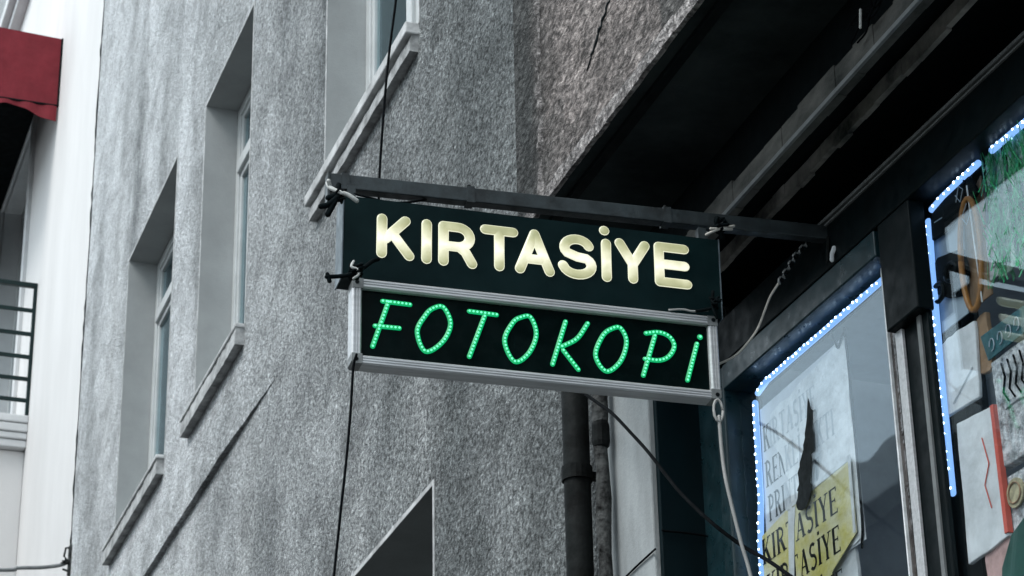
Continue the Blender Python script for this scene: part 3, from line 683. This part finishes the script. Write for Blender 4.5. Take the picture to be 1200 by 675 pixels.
# ------------------------------------------------------------------ lit letter sign
ks = thing('letter_sign', (2.2246, 6.0, 4.8087), 'dark green box sign with glowing cream letters KIRTASİYE hanging under the bar', 'sign', rot=(0, R(.67), R(-4)))
b = MB(); b.box(-.560, .560, .004, .085, -.128, .128); b.build('box', 'signface', ks, bevel=.003)
b = MB(); b.box(-.5635, -.5602, -.003, .088, -.13, .13); b.build('side_sheet', 'signside', ks)
MB().box(.5602, .5635, -.003, .088, -.13, .13).build('side_sheet', 'signside', ks)
b = MB(); b.box(-.560, .560, -.001, .0035, -.128, .128); b.build('face', 'signface', ks)
for x in (-.535, .52): MB().box(x-.012, x+.012, .02, .045, .129, .175).build('hanger', 'steel', ks)
fl = ((0, 1, 0), .32); LR = .0138
LS = []
def stroke(*pts): LS[-1].append([(p[0], -.003, p[1]) for p in pts])
def letter(x0, x1, z0, z1):
    LS.append([]); e = LR; w_ = x1-x0-2*e; h_ = z1-z0-2*e
    return lambda a, c: (x0+e+a*w_, z0+e+c*h_)
q = letter(-.4634, -.3562, -.0557, .0812); stroke(q(0, 0), q(0, 1)); stroke(q(.12, .42), q(.85, 1)); stroke(q(.38, .60), q(1, 0))
q = letter(-.3340, -.3052, -.0585, .0802); stroke(q(.5, 0), q(.5, 1))
q = letter(-.2842, -.1728, -.0581, .0810); stroke(q(0, 0), q(0, 1)); stroke(q(0, 1), *[q(.50+.42*math.cos(R(a)), .72+.28*math.sin(R(a))) for a in range(90, -91, -15)], q(0, .44)); stroke(q(.55, .44), q(.78, .30), q(1, 0))
q = letter(-.1613, -.0514, -.0552, .0859); stroke(q(0, 1), q(1, 1)); stroke(q(.5, .98), q(.5, 0))
q = letter(-.0591, .0565, -.0546, .0884); stroke(q(0, 0), q(.5, 1)); stroke(q(.5, 1), q(1, 0)); stroke(q(.22, .30), q(.78, .30))
q = letter(.0693, .1824, -.0527, .0882)
stroke(*[q(.5+.44*math.cos(R(a)), .745+.255*math.sin(R(a))) for a in range(20, 226, 15)], q(.5, .5), *[q(.5+.5*math.cos(R(a)), .27+.27*math.sin(R(a))) for a in range(48, -160, -15)], q(0, .22))
q = letter(.1995, .2283, -.0502, .0856); stroke(q(.5, 0), q(.5, 1)); stroke((.2093, .1135), (.2097, .1135))
q = letter(.2416, .3457, -.0460, .0930); stroke(q(0, 1), q(.5, .42)); stroke(q(1, 1), q(.5, .42)); stroke(q(.5, .44), q(.5, 0))
q = letter(.3610, .4721, -.0449, .0963); stroke(q(0, 0), q(0, 1)); stroke(q(0, 1), q(.93, 1)); stroke(q(0, .51), q(.93, .51)); stroke(q(0, 0), q(1, 0))
for st_ in LS:
    lt = MB(); rm = MB()
    for p_ in st_:
        lt.tube(p_, LR, 16, flat=fl); rm.tube([(a, -.0022, c) for a, _, c in p_], LR+.0016, 16, flat=((0, 1, 0), .22))
    lo = lt.build('letter', 'letter', ks, smooth=True); rm.build('letter_rim', 'letter_rim', lo, smooth=True)

# ------------------------------------------------------------------ LED board
fs = thing('led_sign', (2.2278, 6.0, 4.5475), 'aluminium framed LED board spelling FOTOKOPİ in green dots below the cream lettered sign', 'sign', rot=(0, R(.18), R(-3.5)))
W2, H2, RW = .539, .1305, .028
b = MB(); b.box(-W2+.012, W2-.012, .006, .030, -H2+.012, H2-.012); b.build('panel', 'acrylic', fs)
b = MB(); b.box(-W2+.014, W2-.014, .031, .036, -H2+.014, H2-.014); b.build('back', 'alu_dark', fs)
def rail(axis, pos):
    """ribbed aluminium profile"""
    b = MB(); s_ = 1 if pos > 0 else -1
    prof = [(0, .040), (0, -.008), (.004, -.012), (.0075, -.012), (.0085, -.0095), (.0105, -.0095), (.0115, -.012), (.0150, -.012), (.0160, -.0095), (.0180, -.0095), (.0190, -.012), (.0235, -.012), (.028, -.006), (.028, .006), (.022, .006), (.022, .040)]
    n = W2-.03 if axis == 'x' else H2-.03
    if axis == 'x': poly = [(-n, y, pos-s_*d) for d, y in prof]; b.prism(poly, 2*n, (1, 0, 0))
    else: poly = [(pos-s_*d, y, -n) for d, y in prof]; b.prism(poly, 2*n, (0, 0, 1))
    b.build('frame_rail', 'alu', fs)
rail('x', H2); rail('x', -H2); rail('z', W2); rail('z', -W2)
for sx in (-1, 1):
    for sz in (-1, 1):
        b = MB()
        P = [(0, .006), (.006, 0), (.031, 0), (.031, .0295), (.0295, .031), (0, .031)]
        b.prism([(sx*(W2-a), -.0135, sz*(H2-c)) for a, c in P], .055, (0, 1, 0))
        co = b.build('corner_piece', 'bracket', fs, bevel=.003)
        b = MB(); b.tube([(sx*(W2-.013), -.0150, sz*(H2-.013)), (sx*(W2-.013), -.010, sz*(H2-.013))], .0062, 12, cap=False); b.build('screw', 'blackmatt', co)
def resample(P, d):
    P = [Vector((a, 0, c)) for a, c in P]; o = [P[0]]; acc = 0
    L_ = sum((c-a).length for a, c in zip(P, P[1:])); n = max(1, round(L_/d)); step = L_/n; need = step
    for a, c in zip(P, P[1:]):
        seg = (c-a).length; pos = 0
        while acc+seg-pos >= need-1e-7 and len(o) <= n:
            pos += need-acc; o.append(a+(c-a)*(pos/seg)); acc = 0; need = step
        acc += seg-pos
    return o
def sp2(P, n=8, closed=False):
    V = [Vector((a, c)) for a, c in P]
    V = ([V[-1]]+V+[V[0], V[1]]) if closed else ([V[0]*2-V[1]]+V+[V[-1]*2-V[-2]])
    o = []
    for i in range(1, len(V)-2):
        for k_ in range(n):
            t = k_/n; a, b_, c, d = V[i-1:i+3]
            q_ = .5*((2*b_)+(c-a)*t+(2*a-5*b_+4*c-d)*t*t+(3*b_-a-3*c+d)*t**3); o.append((q_.x, q_.y))
    o.append((V[-2].x, V[-2].y)); return o
ST = [[(-.4489, .0742), (-.3711, .0725)], [(-.4326, .0731), (-.4764, -.0673)], [(-.4699, -.0041), (-.4013, -.0035)],
 sp2([(-.2743, .0753), (-.2537, .0259), (-.2775, -.0323), (-.3265, -.0666), (-.3498, -.0082), (-.3264, .0441), (-.3045, .0683)], closed=True),
 [(-.1989, .0715), (-.1198, .0692)], [(-.1548, .0605), (-.2002, -.0687)],
 sp2([(-.0195, .0728), (-.0038, .0212), (-.0274, -.0401), (-.0694, -.0698), (-.0972, -.0096), (-.0729, .049), (-.0475, .0697)], closed=True),
 [(.0838, .0705), (.0422, -.0662)], sp2([(.1497, .0724), (.1166, .0215), (.0713, -.0083)]), [(.0750, -.0200), (.1175, -.0746)],
 sp2([(.2486, .0683), (.2645, .0266), (.2436, -.0365), (.2003, -.0713), (.1703, -.0251), (.1935, .0383), (.2235, .065)], closed=True),
 sp2([(.3245, .0611), (.3649, .0684), (.3965, .0567), (.4086, .0284), (.391, -.0041), (.361, -.0201), (.3184, -.0202)]), [(.351, .0556), (.311, -.0723)],
 [(.4782, .0444), (.4438, -.0733)]]
GROUPS = [ST[0:3], ST[3:4], ST[4:6], ST[6:7], ST[7:10], ST[10:11], ST[11:13], ST[13:14]]
for gi, g_ in enumerate(GROUPS):
    ch = MB(); dt = MB()
    for s_ in g_:
        ch.tube([(a, .0045, c) for a, c in s_], .0072, 8, flat=((0, 1, 0), .5))
        pts = resample(s_, .0110)
        if (Vector((s_[0][0], 0, s_[0][1]))-Vector((s_[-1][0], 0, s_[-1][1]))).length < .002: pts = pts[:-1]
        for p_ in pts: dt.ball((p_.x, .0004, p_.z), .0035, (1, .8, 1), 1)
    if gi == 7: ch.ball((.4886, .004, .0669), .0088, (1, .5, 1), 2); dt.ball((.4886, -.0005, .0669), .0042, (1, .8, 1), 1)
    lo = ch.build('led_letter', 'chan_green', fs, smooth=True); dt.build('led_dots', 'led_green', lo, smooth=True)

# ------------------------------------------------------------------ ties, rags and cables
def knot(mb, c, r, n=9, seed=1):
    rnd = random.Random(seed)
    for i in range(n):
        a = Vector([rnd.uniform(-1, 1) for _ in range(3)])*r; d = Vector([rnd.uniform(-1, 1) for _ in range(3)])*r; e = Vector([rnd.uniform(-1, 1) for _ in range(3)])*r
        mb.tube(smooth_path([Vector(c)+a, Vector(c)+d, Vector(c)+e], 4), r*.22, 6)
def tie(name, label, loc, parts, cat='tie'):
    t = thing(name, loc, label, cat)
    for nm, mat, paths, r, kn in parts:
        b = MB()
        for p_ in paths: b.tube(smooth_path([Vector(v)-Vector(loc) for v in p_], 4), r, 7)
        if kn: knot(b, Vector(kn[0])-Vector(loc), kn[1], kn[2], kn[3])
        b.build(nm, mat, t, smooth=True)
    return t
tie('rag_tie', 'white and black rag strips knotted at the street end of the sign bar', (1.628, 5.97, 4.98), [
    ('white_strip', 'rag_white', [[(1.604, 5.985, 4.945), (1.606, 5.97, 4.925), (1.628, 5.95, 4.902), (1.652, 5.945, 4.895), (1.678, 5.945, 4.880)], [(1.606, 5.97, 4.93), (1.600, 5.96, 4.938)]], .0065, None),
    ('black_strip', 'rag_black', [[(1.632, 5.97, 4.935), (1.626, 5.96, 4.91), (1.618, 5.955, 4.875), (1.598, 5.955, 4.83)], [(1.635, 5.955, 4.90), (1.600, 5.955, 4.862), (1.578, 5.955, 4.852)], [(1.64, 5.955, 4.905), (1.60, 5.96, 4.885)]], .0085, ((1.630, 5.955, 4.893), .016, 8, 3))])
tie('wire_tie', 'twisted black wire tie joining the left corners of the two signs', (1.66, 5.95, 4.66), [
    ('black_wire', 'rag_black', [[(1.596, 5.95, 4.634), (1.637, 5.945, 4.640), (1.664, 5.94, 4.648), (1.70, 5.945, 4.675), (1.725, 5.95, 4.70), (1.744, 5.955, 4.712)], [(1.604, 5.95, 4.622), (1.598, 5.95, 4.642)], [(1.664, 5.945, 4.662), (1.69, 5.945, 4.655)]], .0062, ((1.678, 5.945, 4.662), .018, 10, 5)),
    ('pale_wire', 'rag_white', [[(1.668, 5.935, 4.685), (1.66, 5.93, 4.665), (1.676, 5.93, 4.66), (1.682, 5.93, 4.645), (1.668, 5.935, 4.632)]], .0038, None)])
tie('cloth_tie', 'black knot with two pale ends under the right part of the sign bar', (2.784, 5.95, 4.955), [
    ('black_knot', 'rag_black', [[(2.782, 5.935, 4.985), (2.770, 5.93, 4.98), (2.790, 5.94, 4.93)]], .008, ((2.784, 5.935, 4.965), .022, 10, 7)),
    ('pale_ends', 'cable_white', [[(2.735, 5.93, 4.926), (2.775, 5.925, 4.948), (2.825, 5.93, 4.968)], [(2.748, 5.925, 4.945), (2.79, 5.925, 4.950), (2.818, 5.93, 4.956)]], .0042, None)])
tie('wire_tie', 'tangled dark wire tie above the right end of the LED board', (2.75, 5.95, 4.69), [
    ('black_wire', 'rag_black', [[(2.752, 5.945, 4.75), (2.746, 5.94, 4.70), (2.757, 5.94, 4.665)], [(2.70, 5.95, 4.683), (2.73, 5.945, 4.69), (2.752, 5.945, 4.70)]], .0048, ((2.752, 5.94, 4.715), .016, 9, 9)),
    ('pale_wire', 'cable_grey', [[(2.62, 5.965, 4.682), (2.66, 5.96, 4.687), (2.69, 5.955, 4.683), (2.735, 5.95, 4.690)]], .003, None)])
cable('feed_cable', [(1.848, 6.10, 5.777), (1.837, 6.10, 5.654), (1.814, 6.10, 5.441), (1.799, 6.10, 5.236), (1.789, 6.10, 5.05), (1.787, 6.10, 4.93)], .0038, 'cable_black', 'thin dark cable dropping past the window sill to the sign bar')
cable('drop_cable', [(1.694, 5.99, 4.43), (1.688, 6.0, 4.392), (1.682, 6.0, 4.269), (1.671, 6.0, 4.119), (1.655, 6.0, 3.947), (1.636, 6.0, 3.70), (1.62, 6.0, 3.2)], .0038, 'cable_black', 'thin dark cable hanging from the lower left corner of the LED board')
cable('loose_wire', [(1.70, 6.06, 4.965), (1.74, 6.05, 4.955), (1.80, 6.05, 4.948), (1.86, 6.06, 4.962), (1.92, 6.07, 4.985)], .0035, 'cable_black', 'short loose black wire between the sign bar and the box sign')
t = thing('grey_cable', (2.735, 5.93, 4.375), 'pale grey cable hanging from a loop at the lower right corner of the LED board', 'cable')
b = MB(); b.tube([(.014*math.cos(a*.524), -.01, -.012+.034*math.sin(a*.524)) for a in range(13)], .0042, 7, cap=False); b.build('loop', 'cable_grey', t, smooth=True)
b = MB(); b.tube(smooth_path([Vector(v)-Vector((2.735, 5.93, 4.375)) for v in [(2.736, 5.92, 4.344), (2.743, 5.93, 4.241), (2.749, 5.93, 4.164), (2.762, 5.93, 4.089), (2.784, 5.93, 3.978), (2.813, 5.93, 3.845), (2.86, 5.94, 3.5)]]), .0055, 7); b.build('lead', 'cable_grey', t, smooth=True)
t = thing('power_cord', (3.118, 6.02, 5.01), 'frayed cord at the wall end of the bar, dark twists then pale bare wire', 'cord')
C1 = [(3.118, 6.02, 5.01), (3.093, 6.02, 4.981), (3.065, 6.02, 4.948), (3.046, 6.02, 4.917), (3.023, 6.02, 4.879), (3.005, 6.02, 4.851)]
C2 = [(3.005, 6.02, 4.851), (2.973, 6.02, 4.801), (2.95, 6.02, 4.748), (2.924, 6.02, 4.689), (2.888, 6.02, 4.637), (2.841, 6.02, 4.587), (2.772, 6.01, 4.545)]
o0 = Vector(C1[0])
for s_ in (0, math.pi):
    pth = smooth_path([Vector(v)-o0 for v in C1], 8)
    b = MB(); b.tube([p_+Vector((math.cos(i*.9+s_), -.6, math.sin(i*.9+s_)))*.007 for i, p_ in enumerate(pth)], .0036, 6); b.build('twist', 'cable_black' if s_ else 'alu_dark', t, smooth=True)
b = MB(); b.tube(smooth_path([Vector(v)-o0 for v in C2], 6), .0036, 7); b.build('bare_wire', 'cable_white', t, smooth=True)
cable('black_cable', [(2.86, 7.333, 5.041), (2.86, 7.148, 4.91), (2.86, 7.016, 4.816), (2.86, 6.863, 4.685), (2.86, 6.731, 4.568), (2.86, 6.604, 4.445), (2.86, 6.483, 4.332), (2.86, 6.278, 4.167), (2.9, 6.168, 4.062), (2.9, 5.981, 3.945), (2.9, 5.70, 3.75)], .0058, 'cable_black', 'black cable sagging from the pipes across the dark teal panel to the shop window')
cable('wall_wire', [(2.962, 7.40, 4.325), (2.965, 7.281, 4.327), (2.966, 7.128, 4.334), (2.965, 6.96, 4.336)], .0035, 'cable_black', 'short dark wire slanting over the smooth grey pilaster')
cable('panel_wire', [(2.99, 6.952, 4.400), (3.005, 6.950, 4.398), (3.062, 6.948, 4.398), (3.14, 6.946, 4.394), (3.2, 6.93, 4.375)], .0035, 'cable_black', 'dark wire running along the dark teal panel')
t = thing('wire_tangle', (2.87, 5.08, 5.20), 'tangle of thin black wires with a pale tip under the soffit', 'wires')
b = MB()
for i in range(5):
    rr = random.Random(i+20)
    b.tube(smooth_path([Vector((rr.uniform(-.01, .01), .12-.06*q_+rr.uniform(-.02, .02), rr.uniform(-.03, .06)+.0*q_)) for q_ in range(5)], 6), .003, 6)
b.build('wires', 'cable_black', t, smooth=True)
b = MB(); b.tube([(-.02, .02, .02), (-.02, .03, -.03)], .004, 6); b.build('pale_tip', 'rag_white', t, smooth=True)
t = thing('torn_tape', (3.15, 5.95, 4.95), 'few torn pale tape scraps hanging beside the bar end above the left shop window', 'tape')
for a, c, r_ in (((3.150, 5.93, 4.945), (3.138, 5.93, 4.902), .007), ((3.215, 5.93, 4.985), (3.219, 5.93, 4.935), .0045), ((3.214, 5.93, 4.905), (3.222, 5.93, 4.875), .0045)):
    b = MB(); b.tube([Vector(a)-Vector((3.15, 5.95, 4.95)), (Vector(a)+Vector(c))/2-Vector((3.153, 5.95, 4.95)), Vector(c)-Vector((3.15, 5.95, 4.95))], r_, 7, flat=((0, 1, 0), .25)); b.build('scrap', 'film', t)

# ------------------------------------------------------------------ the white neighbour
wb = thing('white_building', (3.0, 18.97, 0), 'smooth white rendered building beyond the grey one with balcony and doorway', 'building')
WY0, WY1 = 18.965, 40
DO = [(23.0, 25.1, 10.9, 14.66), (24.3, 27.5, 17.25, 20.0)]
b = MB(); ys = sorted({WY0, WY1, *[v for q in DO for v in q[:2]]}); zs = sorted({0, 24, *[v for q in DO for v in q[2:]]})
for ya, yb in zip(ys, ys[1:]):
    for za, zb in zip(zs, zs[1:]):
        cy, cz = (ya+yb)/2, (za+zb)/2
        if any(q[0] < cy < q[1] and q[2] < cz < q[3] for q in DO): continue
        b.quad((3, ya, za), (3, yb, za), (3, yb, zb), (3, ya, zb))
b.quad((3, WY0, 0), (9, WY0, 0), (9, WY0, 24), (3, WY0, 24)); b.quad((3, WY0, 24), (9, WY0, 24), (9, WY1, 24), (3, WY1, 24))
bmesh.ops.remove_doubles(b.bm, verts=b.bm.verts, dist=.0005); b.build('wall', 'white', wb, True)
for n_, (ya, yb, za, zb) in enumerate(DO):
    f = MB(); x0, x1 = 3.2, 3.26
    f.box(x0, x1, ya, ya+.1, za, zb); f.box(x0, x1, yb-.1, yb, za, zb); f.box(x0, x1, ya+.1, yb-.1, zb-.1, zb); f.box(x0, x1, ya+.1, yb-.1, za, za+.1)
    f.box(x0, x1, (ya+yb)/2-.05, (ya+yb)/2+.05, za+.1, zb-.1)
    fo = f.build('balcony_door' if n_ == 0 else 'window', 'upvc', wb, True, bevel=.006)
    MB().box(3.225, 3.232, ya+.02, yb-.02, za+.02, zb-.02).build('pane', 'pane', fo, True)
    r_ = MB(); r_.quad((3, ya, za), (3.27, ya, za), (3.27, ya, zb), (3, ya, zb)); r_.quad((3, yb, za), (3.27, yb, za), (3.27, yb, zb), (3, yb, zb)); r_.quad((3, ya, zb), (3.27, ya, zb), (3.27, yb, zb), (3, yb, zb)); r_.quad((3, ya, za), (3.27, ya, za), (3.27, yb, za), (3, yb, za))
    for y0, y1, z0, z1 in ((ya-.16, ya, za, zb+.16), (yb, yb+.16, za, zb+.16), (ya, yb, zb, zb+.16)): r_.box(2.965, 3.01, y0, y1, z0, z1)
    r_.build('casing', 'offwhite', fo, True)
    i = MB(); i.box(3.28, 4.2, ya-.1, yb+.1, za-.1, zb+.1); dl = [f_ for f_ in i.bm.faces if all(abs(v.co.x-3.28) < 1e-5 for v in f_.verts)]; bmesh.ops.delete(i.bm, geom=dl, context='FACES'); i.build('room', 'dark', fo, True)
b = MB()
for x, z0, z1 in ((1.72, 10.82, 10.90), (1.75, 10.73, 10.815), (1.80, 10.66, 10.725), (1.86, 10.58, 10.655)): b.box(x, 3.0, 21.9+(x-1.72)*.25, 26.5, z0, z1)
b.build('balcony_slab', 'offwhite', wb, True, bevel=.012)
b = MB(); b.box(1.95, 3.0, 22.02, 26.4, 2.5, 10.575); b.build('bay', 'white', wb, True, bevel=.01)
b = MB()
for z in (11.06, 11.28, 11.51, 11.75, 12.00): b.box(1.75, 2.985, 21.925, 21.945, z-.020, z+.020); b.box(1.755, 1.775, 21.95, 26.4, z-.020, z+.020)
b.box(1.74, 3.0, 21.915, 21.96, 12.245, 12.29); b.box(1.74, 1.785, 21.96, 26.4, 12.245, 12.29)
b.box(2.965, 2.998, 21.918, 21.952, 10.91, 12.245); b.box(1.748, 1.782, 21.918, 21.952, 10.91, 12.245)
b.build('railing', 'rail', wb, True, bevel=.003)
b = MB(); b.box(2.80, 3.0, 24.0, 30, 17.05, 17.2); b.box(2.88, 3.0, 24.0, 30, 16.93, 17.04); b.build('cornice', 'offwhite', wb, True, bevel=.01)

aw = thing('awning', (3.0, 21.35, 13.95), 'dark red canvas awning with scalloped valance over the white balcony', 'awning')
AXO = -.95
b = MB()
b.prism([(0, 0, 0), (0, 0, .76), (AXO, 0, .80), (AXO, 0, 0)], .012, (0, 1, 0))            # near end
b.prism([(0, .013, .76), (0, 4.4, .76), (AXO, 4.4, .80), (AXO, .013, .80)], .012, (0, 0, 1))
b.box(AXO-.012, AXO, 0, 4.4, 0, .80)
b.prism([(0, 4.401, 0), (0, 4.401, .76), (AXO, 4.401, .80), (AXO, 4.401, 0)], .012, (0, 1, 0)); b.build('canopy', 'red', aw)
b = MB(); b.box(AXO+.002, -.004, .016, 4.395, .735, .748); b.box(AXO+.002, AXO+.010, .016, 4.395, .01, .733); b.build('inner_shade', 'blackmatt', aw)  # black sheets added inside the canopy to stand for its shade
b = MB()
def scal(n, fn):
    top, bot = [], []
    for i in range(n+1):
        t_ = i/n; zz = -.055-.125*math.cos(math.pi*(t_*(n/28)*.95)/.95)**2; top.append((t_, -.012)); bot.append((t_, zz))
    for i in range(n): b.prism([fn(*top[i]), fn(*top[i+1]), fn(*bot[i+1]), fn(*bot[i])], .006, (.3, .7, 0))
scal(28, lambda t_, z: (-.02+t_*(AXO+.02), -.012-.010*math.sin(t_*26), z)); scal(84, lambda t_, z: (AXO-.014, .02+t_*4.35, z)); b.build('valance', 'red', aw)
b = MB()
b.tube([(0, -.004, -.003), (AXO, -.004, -.003)], .014, 8); b.tube([(AXO, 0, -.003), (AXO, 4.4, -.003)], .014, 8); b.tube([(-.008, -.003, -.0), (-.008, -.003, .76)], .012, 8); b.build('frame_tube', 'blackmatt', aw)

t = thing('wall_cable', (2.95, 18.9, 8.40), 'stay cable running left from a rusty bracket on the corner of the grey wall', 'cable')
b = MB(); b.tube(smooth_path([(-2.2, 0, -.24), (-.567, 0, -.12), (-.369, 0, -.085), (-.17, 0, -.06), (-.022, 0, -.024), (.03, 0, .01)]), .016, 7); b.build('lead', 'alu_dark', t, smooth=True)
b = MB(); b.box(.03, .05, -.03, .03, -.10, .14); b.tube([(.04, -.02, .12), (0, -.03, .11), (-.01, -.03, .04)], .009, 6); b.tube([(.04, -.02, -.08), (-.01, -.03, -.07)], .009, 6); knot(b, (0, -.02, .0), .03, 6, 4); b.build('bracket', 'rough_iron', t)

t = thing('wall_crack', (2.995, 18.93, 0), 'dark ragged joint between the grey wall and the white building', 'joint')
zs_ = [7.6+.09*i for i in range(75)]; rw = random.Random(11); wob = [rw.uniform(-.010, .010) for _ in zs_]; wd = [rw.choice((.003, .004, .006, .010)) for _ in zs_]
b = MB(); b.tube([(0, .01*math.sin(z*2.1)+wob[i], z) for i, z in enumerate(zs_)], lambda t: wd[min(74, int(round(t*74)))], 6)
b.build('joint_filler', 'tear', t)

# ------------------------------------------------------------------ across the street (seen mirrored in the shop panes)
ob = thing('opposite_building', (-5.2, 20, 0), 'grey building across the street seen mirrored in the shop panes', 'building')
b = MB(); b.box(-12, 0, -9, 22, 0, 9.9); b.build('wall', 'ochre', ob)
b = MB(); b.box(-12.3, .35, -9.3, 22.3, 9.91, 10.35); b.build('cornice', 'offwhite', ob, bevel=.03)
for j in range(3):
    for i in range(9):
        MB().box(.0, .04, -7.6+i*3.3, -6.2+i*3.3, 2.0+j*2.7, 3.7+j*2.7).build('window', 'dark', ob)
